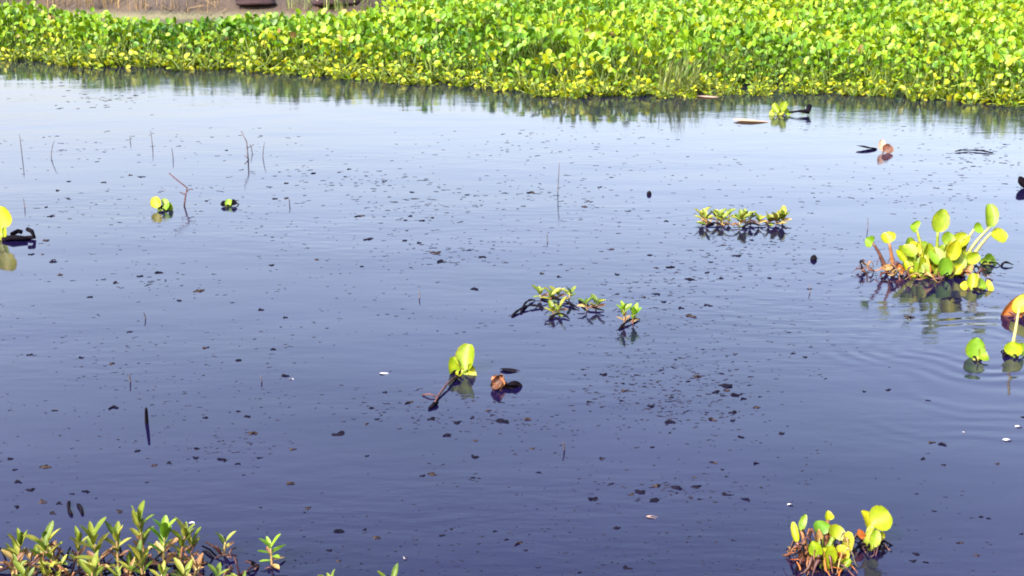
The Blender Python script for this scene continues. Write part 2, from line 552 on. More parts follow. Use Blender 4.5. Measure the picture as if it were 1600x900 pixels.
# keep as individuals only those inside the picture, nearest the open water first
inpic = []
for q in indiv:
    px, py = to_px((q[0], q[1], 0.1))
    (inpic if -25 < px < 1625 else mass).append(q)
inpic.sort(key=lambda q: q[2])
mass += inpic[300:]
inpic = inpic[:300]
for x, y, d, db in inpic:
    px, py = to_px((x, y, 0))
    edge_row = d < 0.22
    key = 'yellow' if (edge_row or (d < 0.7 and random.random() < 0.72)) else 'green'
    where = 'at the waterline ' if edge_row else 'one rank back from the waterline '
    lab = ('yellow-green' if edge_row else 'leafy') + ' water hyacinth ' + where + zone_of(px)
    e = empty('water_hyacinth', (x, y, 0), lab, 'water plant', ('waterline' if edge_row else 'second rank') + ' hyacinths of the mat ' + zone_of(px))
    s = rise(d, x, y) * random.uniform(0.85, 1.15)
    e.scale = (min(s * 1.05, 1.15), min(s * 1.05, 1.15), s)
    e.rotation_euler = (random.uniform(-.12, .12), random.uniform(-.12, .12), random.uniform(0, 6.28))
    for me in PROTO[key, random.randrange(NP)]:
        lo = link('leaf', me, e)


def build_mass(plants):
    LO = []
    for pat in PAT_LO:
        V, F, isb, li = [], [], [], []
        for k, (b, s) in enumerate(pat):
            o = len(V)
            V += [tuple(v) for v in b[0]]; F += [tuple(i + o for i in q) for q in b[1]]; isb += [0] * len(b[1]); li += [k] * len(b[0])
            o = len(V)
            V += [tuple(v) for v in s[0]]; F += [tuple(i + o for i in q) for q in s[1]]; isb += [1] * len(s[1]); li += [k] * len(s[0])
        LO.append((np.array(V), np.array(F, dtype=np.int32), np.array(isb), np.array(li), len(pat)))
    VV, FF, MI, TT = [], [], [], []
    off = 0
    FL = [li[F[:, 0]] for V, F, isb, li, n in LO]
    for x, y, d, db in plants:
        q = rng.integers(len(LO)); V, F, isb, li, n = LO[q]; fl = FL[q]
        s = rise(d, x, y) * rng.uniform(0.82, 1.16)
        if db < 0.8: s *= 0.75 + 0.3 * db
        a = rng.uniform(0, 6.283); tx, ty = rng.uniform(-.14, .14, 2)
        c, sn = math.cos(a), math.sin(a)
        sh = min(s, 1.15) * (1.0 if y < 18 else 1.0 + 0.03 * (y - 18))
        P = np.empty_like(V)
        P[:, 0] = (V[:, 0] * c - V[:, 1] * sn) * sh + tx * V[:, 2] + x
        P[:, 1] = (V[:, 0] * sn + V[:, 1] * c) * sh + ty * V[:, 2] + y
        P[:, 2] = V[:, 2] * s
        base = 0.22 * fbm(x, y, 0.8, 12) + (0.06 if d > 1.5 else 0.0)
        t = np.clip(rng.beta(2.6, 2.4, n) * 0.85 + base * 1.6, 0, 1)
        VV.append(P); FF.append(F + off); MI.append(np.where(isb == 1, 2, np.where(rng.random(n)[fl] < 0.006, 3, 1 if (rng.random() < (0.4 if d < 0.8 else 0.06)) else 0))); TT.append(t[li])
        off += len(V)
    V = np.concatenate(VV); F = np.concatenate(FF); MI = np.concatenate(MI); T = np.concatenate(TT)
    me = bpy.data.meshes.new('hyacinth_mat')
    me.vertices.add(len(V)); me.vertices.foreach_set('co', V.astype(np.float32).ravel())
    me.loops.add(len(F) * 4); me.loops.foreach_set('vertex_index', F.ravel())
    me.polygons.add(len(F)); me.polygons.foreach_set('loop_start', np.arange(len(F), dtype=np.int32) * 4)
    me.update(calc_edges=True)
    for m in (M_mass, M_massy, M_stalkm, M_mixdead): me.materials.append(m)
    me.polygons.foreach_set('material_index', MI.astype(np.int32))
    me.polygons.foreach_set('use_smooth', np.ones(len(F), dtype=bool))
    at_ = me.attributes.new('tint', 'FLOAT', 'POINT'); at_.data.foreach_set('value', T.astype(np.float32))
    me.validate()
    o = link('hyacinth_mat', me)
    tag(o, 'dense bright green mass of water hyacinth filling the far side', 'water plants', kind='stuff')
    print('MASS plants', len(plants), 'quads', len(F))


build_mass(mass)


# ------------------------------------------------------------------ near plants
def leaf_on(parent, base, tip, L, W, ydir, nrm, mat, stalkmat=None, shape='round', r=0.006, bulb=1.0, bend=None, cup=0.3, curl=-0.12, seed=0, wav=0.02):
    """a stalk from base to tip (both relative to the plant) and a blade at its end"""
    base, tip = Vector(base), Vector(tip)
    if stalkmat is not None:
        m = (base + tip) / 2 + (Vector(bend) if bend is not None else Vector((0, 0, 0.15 * (tip - base).length)))
        pts = bez(base, m, tip, 6)
        rad = [r * (1.0 + (bulb - 1) * math.sin(math.pi * min(1, k / 6 * 1.5)) if k < 4 else 1.0) * (1 - 0.07 * k) for k in range(7)]
        V, F = tube(pts, rad, 6)
        link('stalk', mesh('stalk', V, F, stalkmat), parent)
    V, F = xf(blade(L, W, cup, curl, shape, 7, 6, wav, seed), frame(tip, ydir, nrm))
    return link('leaf', rim(mesh('leaf', V, F, mat), 7, 6), parent)


def facing(th, tilt=35, back=15):
    """blade direction th degrees clockwise from straight up, seen from the camera; upper face turned to camera and sky"""
    t = R(th)
    y = Vector((math.sin(t), math.cos(t) * math.sin(R(back)), math.cos(t) * math.cos(R(back))))
    n = Vector((0.1 * math.sin(t), -math.cos(R(tilt)), math.sin(R(tilt)) + 0.05))
    return y, n


def hyacinth(px, py, label, leaves, name='water_hyacinth', group='loose hyacinth plants on the open water', roots=5, rootmat=None):
    """leaves: (dx, dy, w, h, angle, material, stalk material, depth, dx0) in photo pixels from the base (dy up)"""
    B = at(px, py)
    s = mpp(B)
    e = empty(name, B, label, 'water plant', group)
    rl = random.Random(int(px * 3 + py))
    for k, lf in enumerate(leaves):
        dx, dy, wd, ht, th, mt, sm = lf[:7]
        dep = lf[7] if len(lf) > 7 else 0.0
        dx0 = lf[8] if len(lf) > 8 else dx * 0.25
        y, n = facing(th + rl.uniform(-8, 8), rl.uniform(15, 55), rl.uniform(-5, 32))
        n = Matrix.Rotation(rl.uniform(-.5, .5), 3, 'Z') @ n
        c = Vector((dx * s, dep, dy * s))
        tip = c - y * (ht * s * 0.5)
        leaf_on(e, (dx0 * s, dep * 0.3, -0.012), tip, ht * s, wd * s, y, n, mt, sm, r=0.0062 + 0.00016 * wd, bulb=rl.uniform(1.4, 2.2) if sm is ST else 1.05, seed=k + int(px), cup=rl.uniform(0.25, 0.7), curl=rl.uniform(-.3, .15), wav=0.06)
    rr = random.Random(int(px * 7 + py))
    for k in range(roots):
        a = rr.uniform(0, 6.28); ln = rr.uniform(0.03, 0.07)
        V, F = tube([(0, 0, 0.006), (math.cos(a) * ln * .6, math.sin(a) * ln * .6, 0.012), (math.cos(a) * ln, math.sin(a) * ln, -0.004)], [0.004, 0.0035, 0.002], 5)
        link('root', mesh('root', V, F, rootmat or M_dark), e)
    return e


def strip(parent, p0, a, ln, h, wd, mat, seed):
    """a limp withered stalk or leaf strip: a crumpled, tapering ribbon with some thickness"""
    rr = random.Random(seed)
    V, F = [], []
    n = 6
    for i in range(n + 1):
        t = i / n
        c = Vector(p0) + Vector((math.cos(a + .5 * math.sin(3 * t + seed)) * ln * t, math.sin(a + .5 * math.sin(3 * t + seed)) * ln * t, h * math.sin(math.pi * min(1, t * 1.1 + .08)) + rr.uniform(-.15, .15) * h))
        tw = seed + 2.2 * t
        sd_ = Vector((-math.sin(a), math.cos(a), 0)) * math.cos(tw) + Vector((0, 0, 1)) * math.sin(tw)
        up_ = Vector((0, 0, 1)) * math.cos(tw) - Vector((-math.sin(a), math.cos(a), 0)) * math.sin(tw)
        w_ = wd * (0.5 + 0.7 * math.sin(math.pi * t)) * rr.uniform(.6, 1.25)
        V += [c - sd_ * w_, c + up_ * w_ * .35, c + sd_ * w_, c - up_ * w_ * .25]
    for i in range(n):
        for k in range(4):
            F.append((i * 4 + k, i * 4 + (k + 1) % 4, i * 4 + 4 + (k + 1) % 4, i * 4 + 4 + k))
    F += [(3, 2, 1, 0), (n * 4, n * 4 + 1, n * 4 + 2, n * 4 + 3)]
    return link('withered_stalk', mesh('withered_stalk', V, F, mat), parent)


BR, GR, YL = M_bright, M_green, M_leafy
ST, SP, SB = M_stalk, M_stalkp, M_stalkb
# big plant on the right
big = hyacinth(1460, 428, 'largest floating hyacinth, tall yellow-green leaves above rotting brown stalks', [
    (0, 86, 28, 36, 2, BR, ST, 0.0, 2), (-36, 72, 24, 12, -60, GR, ST, 0.03, -12), (80, 92, 24, 36, 4, BR, SP, 0.02, 30),
    (91, 62, 26, 26, 120, BR, SP, -0.02, 40), (66, 70, 18, 14, 80, GR, SP, 0.04, 25), (-77, 57, 25, 18, -12, YL, SB, 0.02, -62), (-103, 50, 20, 12, -70, GR, SB, 0.03, -70),
    (-45, 40, 22, 24, -35, BR, ST, -0.02, -30), (-18, 38, 20, 30, -10, BR, ST, -0.03, -10), (14, 58, 24, 20, 40, BR, ST, -0.02, 6),
    (36, 52, 24, 30, 35, BR, ST, 0.01, 18), (32, 26, 22, 30, 15, YL, ST, -0.05, 22), (6, 36, 18, 34, 5, BR, ST, -0.04, 4), (-30, 22, 18, 22, -20, YL, SB, -0.06, -24),
    (52, 30, 20, 22, 60, YL, SB, -0.04, 32), (-55, 30, 14, 22, -45, YL, SB, 0.0, -40)], roots=9)
s_ = mpp(at(1460, 428))
for k in range(34):                                     # short swollen stalks crowding its heart
    rr = random.Random(700 + k)
    dx, dy = rr.uniform(-52, 56), rr.uniform(8, 50); th = dx * 0.7 + rr.uniform(-25, 25)
    yv, nv_ = facing(th, rr.uniform(10, 60), rr.uniform(-10, 30)); ht = rr.uniform(16, 32)
    dp = rr.uniform(-.07, .06)
    leaf_on(big, (dx * .6 * s_, dp * .7, -.01), Vector((dx * s_, dp, dy * s_)) - yv * ht * s_ * .5, ht * s_, ht * s_ * rr.uniform(.5, 1.0), yv, nv_, [BR, YL, BR, GR, YL, BR][k % 6], [ST, SB, ST][k % 3], r=0.007, bulb=2.0, seed=k, cup=rr.uniform(.2, .9), curl=rr.uniform(-.3, .2))
for k in range(70):                                     # its rotting stalks lying on the water
    rr = random.Random(900 + k)
    strip(big, (rr.uniform(-112, 62) * s_, rr.uniform(-0.11, 0.07), rr.uniform(-.004, .02)), rr.choice([0, math.pi]) + rr.uniform(-.9, .9), rr.uniform(0.03, 0.10), rr.uniform(0.0, 0.045), rr.uniform(.003, .008), [SB, M_twig, M_dark, SB, M_wither][k % 5], 900 + k)
for k in range(9):                                      # and withered leaves among them
    rr = random.Random(980 + k)
    dx = rr.uniform(-100, 50); yv, nv_ = facing(rr.uniform(-90, 90), rr.uniform(0, 80), rr.uniform(-30, 40))
    leaf_on(big, (0, 0, 0), (dx * s_, rr.uniform(-.08, .02), rr.uniform(.005, .04)), .05, .03, yv, nv_, [M_wither, M_dead][k % 2], None, wav=.15, cup=.8, curl=rr.uniform(-.4, .4), seed=k)

hyacinth(1518, 452, 'small pale sprig of drooping leaves at the foot of the largest hyacinth', [
    (0, 14, 18, 24, 10, BR, ST), (16, 8, 20, 12, 70, YL, ST), (28, 4, 22, 10, 85, YL, ST), (-12, 6, 16, 12, -60, YL, SB)], roots=3)
hyacinth(1543, 412, 'tiny greenish sprig on the water to the right of the largest hyacinth', [
    (0, 10, 14, 14, 0, GR, ST), (9, 4, 16, 8, 75, GR, ST), (-8, 3, 12, 8, -70, YL, ST)], roots=4)
# torn leaves at the right border
hyacinth(1588, 495, 'large dying leaf, yellow above and orange below, cut by the right border', [
    (2, 12, 30, 56, 60, M_dead, SB, 0.03, 2), (9, 23, 26, 40, 46, BR, None, 0.0, 2), (34, 18, 34, 50, 60, M_dead, SB, 0.06, 10)], roots=2, rootmat=M_twig)
e = hyacinth(1580, 556, 'pale floating leaf with a long upright stalk below the orange dying leaf', [
    (0, 14, 28, 22, 175, YL, None, -0.01), (14, 10, 22, 14, 100, GR, ST), (-8, 2, 20, 10, -80, M_dark, None)], roots=4)
s_ = mpp(e.location)
V, F = tube(bez((0, 0, 0.02), (6 * s_, 0.02, 45 * s_), (12 * s_, 0.05, 72 * s_), 6), [0.008, 0.007, 0.006, 0.006, 0.005, 0.005, 0.005], 6)
link('stalk', mesh('stalk', V, F, SP), e)
hyacinth(1521, 560, 'single fresh green leaf standing on the water left of the right border', [
    (2, 16, 30, 34, 8, GR, ST, 0.0, 0), (12, 6, 26, 14, 75, BR, ST, -0.02, 2)], roots=4)
# lone seedling in the middle and what floats beside it
hyacinth(722, 582, 'lone yellow-green seedling in the middle of the open water', [
    (10, 26, 36, 40, 5, BR, ST, 0.0, 3), (-12, 12, 18, 34, -8, YL, ST, -0.01, -6), (16, 3, 28, 12, 80, BR, ST, -0.02, 4), (-4, 4, 20, 10, -70, BR, ST, -0.02, 0)], roots=6)
# small ones on the left
hyacinth(253, 328, 'small pale green plant beside the bent reddish twig', [
    (-8, 12, 18, 18, -8, BR, ST), (8, 8, 24, 12, 60, GR, ST), (14, 2, 18, 8, 90, YL, ST), (2, 2, 14, 10, 10, M_dark, None)], roots=3)
hyacinth(358, 322, 'tiny dark green sprig right of the bent twig', [
    (0, 6, 12, 12, 0, GR, ST), (8, 4, 12, 9, 70, M_dark, ST), (-9, 3, 11, 8, -70, M_dark, ST)], roots=4)
e = hyacinth(4, 374, 'yellow-green leaf above rotted black stalks, cut by the left border', [
    (6, 36, 34, 32, 6, BR, ST, 0.0, 0), (2, 12, 24, 22, 5, YL, ST, -0.01, 0), (-30, 26, 34, 34, -30, GR, ST, 0.02, -6)], roots=5)
s_ = mpp(e.location)
for pts in ([(0, 0, 0), (18, 0, 3), (34, 0, 1)], [(4, -.03, 1), (20, -.04, 5), (42, -.03, 3)], [(36, 0, 1), (50, 0, 3), (47, 0, 12), (38, 0.02, 14)], [(10, .04, 4), (22, .03, 10), (28, .03, 8)]):
    V, F = tube([(p[0] * s_, p[1], p[2] * s_ + 0.003) for p in pts], 0.011, 6)
    link('dead_stalk', mesh('dead_stalk', V, F, M_dark), e)
# far right, near the mat
hyacinth(1218, 180, 'small yellow sprig afloat just off the mat', [
    (-6, 12, 12, 16, -15, BR, ST), (6, 14, 13, 16, 15, BR, ST), (0, 6, 14, 12, 0, YL, ST), (12, 5, 14, 9, 60, YL, ST), (-12, 3, 14, 8, -70, YL, ST)], roots=3)
# bottom right pair
bl = hyacinth(1283, 878, 'squat plant of yellow-green leaves and reddish stalks, bottom right', [
    (0, 50, 28, 22, -5, GR, ST, 0.03, -4), (24, 46, 32, 20, 40, BR, ST, 0.02, 8), (4, 26, 22, 40, 2, BR, ST, -0.05, 0), (38, 30, 20, 40, 25, YL, ST, 0.0, 16),
    (24, 24, 26, 26, -30, BR, ST, -0.03, 14), (-14, 30, 22, 24, -30, YL, SB, -0.02, -8), (-40, 42, 12, 30, -18, YL, SB, 0.03, -26), (-26, 52, 12, 26, 5, YL, SB, 0.05, -16), (14, 64, 16, 14, 10, YL, SB, 0.05, 6)], roots=12)
s_ = mpp(bl.location)
for k in range(80):
    rr = random.Random(300 + k)
    a = rr.uniform(0, 6.28); q = rr.uniform(0, 1) ** .6
    strip(bl, (math.cos(a) * q * 40 * s_ - 3 * s_, math.sin(a) * q * 0.06, rr.uniform(-.004, .02)), a + rr.uniform(-.9, .9), rr.uniform(0.02, 0.06), rr.uniform(0.005, 0.055), rr.uniform(.0018, .005), [SB, M_wither, M_twig, M_dark, SB, M_dark, M_dead][k % 7], 300 + k)
for k in range(9):
    rr = random.Random(380 + k)
    yv, nv_ = facing(rr.uniform(-80, 80), rr.uniform(0, 80), rr.uniform(-30, 40))
    leaf_on(bl, (0, 0, 0), (rr.uniform(-42, 34) * s_, rr.uniform(-.06, .04), rr.uniform(.005, .05)), .035, .022, yv, nv_, [M_wither, M_dead, YL][k % 3], None, wav=.15, cup=.8, curl=rr.uniform(-.4, .4), seed=k)
b2 = hyacinth(1358, 852, 'small plant with one big round yellow leaf, right of the squat plant', [
    (16, 44, 42, 32, 62, BR, ST, 0.0, 2), (-4, 40, 22, 28, -15, BR, ST, 0.02, -2), (2, 22, 18, 26, 0, BR, ST, -0.03, 0), (16, 16, 14, 16, 50, YL, SB, 0.0, 4), (-14, 20, 12, 18, -40, M_dead, SB, 0.0, -4)], roots=10)
s_ = mpp(b2.location)
for k in range(24):
    rr = random.Random(500 + k)
    a = rr.uniform(0, 6.28)
    strip(b2, (math.cos(a) * .012, math.sin(a) * .012, 0.0), a, rr.uniform(0.02, 0.055), rr.uniform(0.0, 0.03), rr.uniform(.002, .004), [M_dark, M_twig, M_dark, SB][k % 4], 500 + k)


# ------------------------------------------------------------------ creeping water weed
def shoot(px, py, label, h, lean=0, pairs=4, leaf=30, wide=0.30, seed=0, spread=40, group='shoots of creeping weed', mat=None, tilt=0.0):
    """an upright shoot: stem and opposite narrow leaves; h and leaf in photo pixels"""
    B = at(px, py); s = mpp(B)
    rr = random.Random(seed * 31 + int(px))
    e = empty('water_weed', B, label, 'water plant', group)
    top = Vector((math.sin(R(lean)) * h * s, tilt, math.cos(R(lean)) * h * s)) * 0.72
    pts = bez((0, 0, -0.02), (top.x * 0.3, 0, top.z * 0.6), top, 6)
    V, F = tube(pts, [0.0034, 0.0032, 0.003, 0.0028, 0.0026, 0.0022, 0.0018], 6)
    link('stem', mesh('stem', V, F, M_weedstem), e)
    a0 = rr.uniform(0, 3.14)
    for k in range(pairs):
        t = 0.08 + 0.92 * (k + 1) / pairs
        i = min(5, int(t * 6)); p = pts[i].lerp(pts[i + 1], t * 6 - i) if t < 1 else pts[6]
        for sgn in (0, math.pi):
            a = a0 + k * 1.45 + sgn + rr.uniform(-.3, .3)
            out = Vector((math.cos(a), math.sin(a) * 0.8, 0))
            up = R(spread * (1.35 - 0.85 * t) + rr.uniform(-10, 14))
            y = Vector((math.sin(R(lean)) * .5, 0, 1)) * math.cos(up) + out * math.sin(up)
            n = Vector((0, 0, 1)) * math.sin(up) - out * math.cos(up) + Vector((0, -0.25, 0.1))
            ln = leaf * s * rr.uniform(0.75, 1.15) * (0.7 + 0.3 * t)
            V, F = xf(blade(ln, ln * wide * rr.uniform(.85, 1.2), 0.45, rr.uniform(-.18, .05), 'lance', 6, 4, 0.015, k), frame(p, y, n))
            link('leaf', mesh('leaf', V, F, (M_wither if (k <= pairs // 3 and rr.random() < 0.6) else (mat or M_weed))), e)
    return e


G1 = 'shoots of creeping weed in the bottom corner'
FG = [  # px, py, height, lean, pairs, leaf, spread, label
    (-8, 905, 62, -18, 4, 40, 55, 'weed shoot cut by the left border in the bottom corner'),
    (30, 892, 66, 0, 3, 40, 34, 'slim weed shoot with one long upright leaf, second from the left border'),
    (66, 896, 78, 14, 4, 44, 48, 'weed shoot leaning right, third from the left border'),
    (96, 908, 80, -12, 4, 44, 55, 'broad weed shoot low in the corner, left of the short shoot'),
    (122, 884, 56, 4, 3, 30, 34, 'short weed shoot between two bushy ones'),
    (160, 900, 88, -16, 5, 46, 46, 'left half of the bushy pair of weed shoots'),
    (186, 896, 86, 8, 5, 46, 44, 'right half of the bushy pair of weed shoots'),
    (228, 884, 104, 2, 5, 40, 30, 'tallest weed shoot, its tip highest of the bottom corner'),
    (256, 892, 92, -2, 5, 46, 38, 'dense green weed shoot right of the tallest one'),
    (280, 890, 90, 10, 5, 46, 40, 'dense green weed shoot leaning right, at the clump edge'),
    (298, 884, 54, 16, 4, 34, 52, 'low weed shoot at the right foot of the dense clump'),
    (226, 912, 58, -6, 3, 44, 34, 'yellowish weed shoot low in front of the tallest one'),
    (350, 868, 34, 0, 2, 34, 62, 'weed shoot with two leaves spread in a V'),
    (425, 882, 40, 0, 4, 36, 62, 'fan-shaped green weed shoot standing alone over its reflection'),
    (526, 938, 44, -6, 3, 30, 50, 'weed shoot tips at the bottom border, left of the star-shaped one'),
    (566, 940, 40, 4, 2, 28, 36, 'slim weed tip at the bottom border, between two wider ones'),
    (606, 940, 52, 4, 3, 36, 58, 'star-shaped weed shoot at the bottom border, rightmost of the row'),
    (146, 930, 56, 8, 3, 40, 50, 'weed shoot cut by the bottom border under the bushy pair'),
    (252, 934, 58, 12, 3, 40, 50, 'weed shoot cut by the bottom border under the dense clump'),
    (292, 928, 46, -10, 3, 36, 60, 'pale weed shoot at the bottom border right of the dense clump'),
    (336, 930, 48, 6, 3, 36, 60, 'weed shoot at the bottom border under the V-shaped one'),
    (196, 938, 60, -4, 3, 40, 50, 'weed shoot cut by the bottom border below the tallest one'),
    (52, 936, 54, -8, 3, 40, 55, 'weed shoot cut by the bottom border near the left corner'),
    (372, 932, 34, 10, 3, 32, 65, 'low weed shoot at the bottom border left of the fan-shaped one'),
]
for k, (px, py, h, lean, pr, lf, spd, lab) in enumerate(FG):
    shoot(px, py, lab, h * 0.97, lean + 9 * math.sin(k * 1.7), pr + 2, lf * (0.66 + 0.25 * math.sin(k * 2.1) ** 2), 0.32, 40 + k, spd * 1.25, G1, M_green if k in (8, 13) else None)

for k in range(16):
    rr = random.Random(2000 + k)
    shoot(rr.choice([rr.uniform(0, 130), rr.uniform(130, 310)]), rr.uniform(878, 915), 'low ragged weed shoot filling the bottom corner between the taller ones', rr.uniform(22, 44), rr.uniform(-35, 35), rr.choice([3, 4]), rr.uniform(20, 32), 0.33, 200 + k, rr.uniform(50, 85), 'low filler shoots of the corner weed', M_wither if k % 5 == 0 else None)

# reddish runners lying in the water under the corner weed
RUN = [((-30, 890), (120, 884), 'reddish runner stem along the left border shoots'), ((60, 905), (250, 878), 'reddish runner stem under the bushy weed pair'),
       ((180, 880), (330, 884), 'reddish runner stem under the dense weed clump'), ((20, 915), (180, 900), 'reddish runner stem nearest the left bottom corner'),
       ((240, 905), (372, 868), 'reddish runner stem running to the V-shaped shoot'), ((330, 912), (430, 882), 'reddish runner stem running to the fan-shaped shoot'),
       ((110, 870), (215, 905), 'reddish runner stem crossing below the short shoot'), ((140, 918), (310, 896), 'reddish runner stem at the bottom border below the clump'),
       ((268, 872), (312, 908), 'short reddish runner stem at the clump right end'), ((90, 893), (135, 925), 'short reddish runner stem slanting to the bottom border')]
for k, (a, b, lab) in enumerate(RUN):
    A, Bp = at(*a), at(*b)
    rr = random.Random(60 + k)
    n = 14
    w1, w2, w3 = rr.uniform(0, 6), rr.uniform(0, 6), rr.uniform(.6, 1.4)
    pts = [A.lerp(Bp, i / n) + Vector((.012 * math.sin(i * .7 + w1), .022 * math.sin(i * .5 * w3 + w2), 0.003 + .009 * math.sin(i * .8 + w2))) for i in range(n + 1)]
    V, F = tube(pts, [0.0040 - 0.0015 * i / n for i in range(n + 1)], 6)
    o = link('weed_runner', mesh('weed_runner', V, F, M_runner))
    tag(o, lab, 'stem', 'reddish runners in the bottom corner')
    for j in range(9):                                  # rootlets and bare side stalks
        p = pts[rr.randrange(1, n)]
        q = p + Vector((rr.uniform(-.05, .05), rr.uniform(-.05, .05), rr.uniform(-.012, .012) if j < 4 else rr.uniform(.02, .06)))
        V, F = tube([p, (p + q) / 2 + Vector((0, 0, .006)), q], 0.0026, 5)
        link('rootlet', mesh('rootlet', V, F, [M_dark, M_stalkb, M_runner][j % 3]), o)

G2 = 'shoots of the narrow far weed raft'
RA = [(1096, 345, 22, -8), (1107, 349, 18, 6), (1119, 345, 24, 0), (1131, 351, 20, -6), (1142, 348, 22, 4), (1153, 352, 20, -4), (1163, 348, 26, 2), (1175, 352, 22, 8), (1187, 348, 18, -4), (1199, 352, 18, 4), (1212, 351, 14, 10), (1222, 350, 16, 4)]
ORD = ['first', 'second', 'third', 'fourth', 'fifth', 'sixth', 'seventh', 'eighth', 'ninth', 'tenth', 'eleventh', 'twelfth']
for k, (px, py, h, ln) in enumerate(RA):
    rr = random.Random(k)
    shoot(px + rr.uniform(-4, 4), py + rr.uniform(-5, 4), ORD[k] + ' little shoot from the left in the narrow far weed raft', h * rr.uniform(0.5, 0.9), ln + rr.uniform(-20, 20), rr.choice([4, 4, 5]), rr.uniform(14, 21), 0.5, 80 + k, rr.uniform(60, 85), G2)
G3 = 'shoots of the middle weed raft'
RB = [(846, 466, 16, -8, 'leftmost pale shoot of the middle weed raft'), (860, 470, 16, 4, 'pale shoot second from left in the middle weed raft'), (872, 468, 18, 0, 'pale shoot at the back of the middle weed raft'),
      (888, 468, 18, 8, 'pale shoot right of centre in the middle weed raft'), (874, 490, 22, 0, 'yellow shoot at the front of the middle weed raft'), (866, 492, 14, -8, 'small shoot beside the front yellow one of the middle raft'),
      (918, 484, 20, -6, 'left one of two shoots just right of the middle weed raft'), (930, 484, 18, 8, 'right one of two shoots just right of the middle weed raft')]
for k, (px, py, h, ln, lab) in enumerate(RB):
    shoot(px, py, lab, h * 0.7, ln * 2.5, 4, 18, 0.45, 110 + k, 84, G3)
shoot(976, 505, 'upright lime shoot, left one of the lone pair', 30, -6, 4, 20, 0.45, 130, 50, 'lone pair of lime shoots', M_green)
shoot(988, 505, 'lower lime shoot, right one of the lone pair', 20, 10, 4, 18, 0.45, 131, 55, 'lone pair of lime shoots', M_green)
# dark dead stems trailing from the middle raft
TR = [((800, 495), (822, 476), (850, 482), 'black dead stem trailing left of the middle weed raft'), ((814, 490), (820, 472), (836, 470), 'short black dead stem rising left of the middle raft'),
      ((845, 468), (880, 470), (905, 484), 'black dead stem threading the middle weed raft'), ((905, 470), (914, 486), (944, 486), 'black dead stem under the two shoots right of the raft'),
      ((858, 500), (874, 488), (890, 500), 'black forked dead stem in front of the middle weed raft'), ((968, 515), (982, 502), (1000, 500), 'black dead stem under the lone pair of lime shoots'),
      ((1104, 354), (1116, 350), (1128, 353), 'dark dead stem along the left half of the far raft'), ((1160, 356), (1172, 351), (1190, 354), 'dark dead stem along the right half of the far raft')]
for a, b, c, lab in TR:
    A, Bq, Cq = at(*a), at(*b), at(*c)
    Bq.z = 0.02
    V, F = tube(bez(A + Vector((0, 0, .003)), Bq, Cq + Vector((0, 0, .003)), 7), [0.0045, 0.006, 0.004, 0.0055, 0.003, 0.005, 0.004, 0.002], 6)
    tag(link('rotten_twig', mesh('rotten_twig', V, F, M_dark)), lab, 'stem', 'black dead stems at the weed rafts')


# ------------------------------------------------------------------ stems and twigs standing in the water
STEMS = [(34, 243, 34, 0, 'thin grey stem standing in the water, nearest the left border'), (79, 247, 26, 3, 'thin grey stem second from the left border'), (238, 229, 24, 0, 'thin grey stem directly above the small pale green plant'),
         (203, 222, 10, 0, 'very short grey stem left of the plain upright one'), (270, 246, 16, 0, 'short grey stem between the upright one and the kinked ones'), (394, 238, 14, 0, 'short grey stem right behind the kinked stem'),
         (410, 246, 24, 2, 'grey stem right of the kinked stem'), (871, 302, 48, 2, 'tall lone grey stem in the middle distance'), (855, 378, 12, 0, 'stub of stem below the tall lone one'),
         (654, 466, 12, 0, 'stub of stem left of the middle weed raft'), (881, 702, 16, 0, 'stub of stem in the dark water below centre'), (228, 660, 30, 4, 'thick dark stem standing alone on the left'),
         (203, 596, 14, 0, 'stub of stem above the thick dark one'), (38, 324, 14, 0, 'dark stub of stem above the left border leaf'), (1355, 360, 18, 0, 'dark stub of stem behind the largest hyacinth'),
         (1265, 458, 12, 0, 'stub of stem amid the ripples left of the largest hyacinth'), (227, 498, 12, 0, 'stub of stem on the empty left water'), (452, 320, 12, 0, 'faint stub right of the tiny dark green sprig'),
         (352, 842, 12, 0, 'dark stub behind the V-shaped weed shoot'), (408, 597, 10, 0, 'stub beside the white fleck on the left')]
for k, (px, py, h, ln, lab) in enumerate(STEMS):
    B = at(px, py); s = mpp(B)
    r = 0.0026 if k != 11 else 0.006
    r = max(r, 0.62 * s)
    hh = h * s
    V, F = tube(bez((0, 0, -0.05), (0.004, 0, hh * .5), (math.sin(R(ln * 3 + 7 * math.sin(k * 2.3))) * hh, 0.03 * math.sin(k), hh), 5), [r, r, r, r * .9, r * .8, r * .6], 6)
    tag(link('standing_reed', mesh('standing_reed', V, F, M_stem if k != 11 else M_dark), None, B), lab, 'stem', 'stems standing in the water')


def polystem(name, px, py, pts, r, mat, label, branches=()):
    B = at(px, py); s = mpp(B)
    pp = [Vector((x * s, 0.01 * i, z * s)) for i, (x, z) in enumerate(pts)]
    V, F = tube(pp, [r * (1 - 0.08 * i) for i in range(len(pp))], 6)
    o = link(name, mesh(name, V, F, mat), None, B)
    tag(o, label, 'twig', 'twigs standing in the water')
    for br in branches:
        V, F = tube([Vector((x * s, 0.02, z * s)) for x, z in br], r * 0.7, 5)
        link('side_twig', mesh('side_twig', V, F, mat), o)


polystem('kinked_twig', 388, 250, [(0, -2), (-1, 12), (-2, 28), (-10, 44)], 0.0045, M_stem, 'kinked grey stem bent to the left at its tip', [[(-2, 18), (5, 21), (9, 24)], [(0, 0), (-7, 7)]])
polystem('bent_twig', 287, 322, [(0, -4), (3, 14), (6, 28), (-10, 40), (-22, 50)], 0.0045, M_twig, 'bent reddish twig leaning over the small pale green plant', [[(5, 22), (11, 26), (15, 25)], [(4, 16), (-6, 21)]])
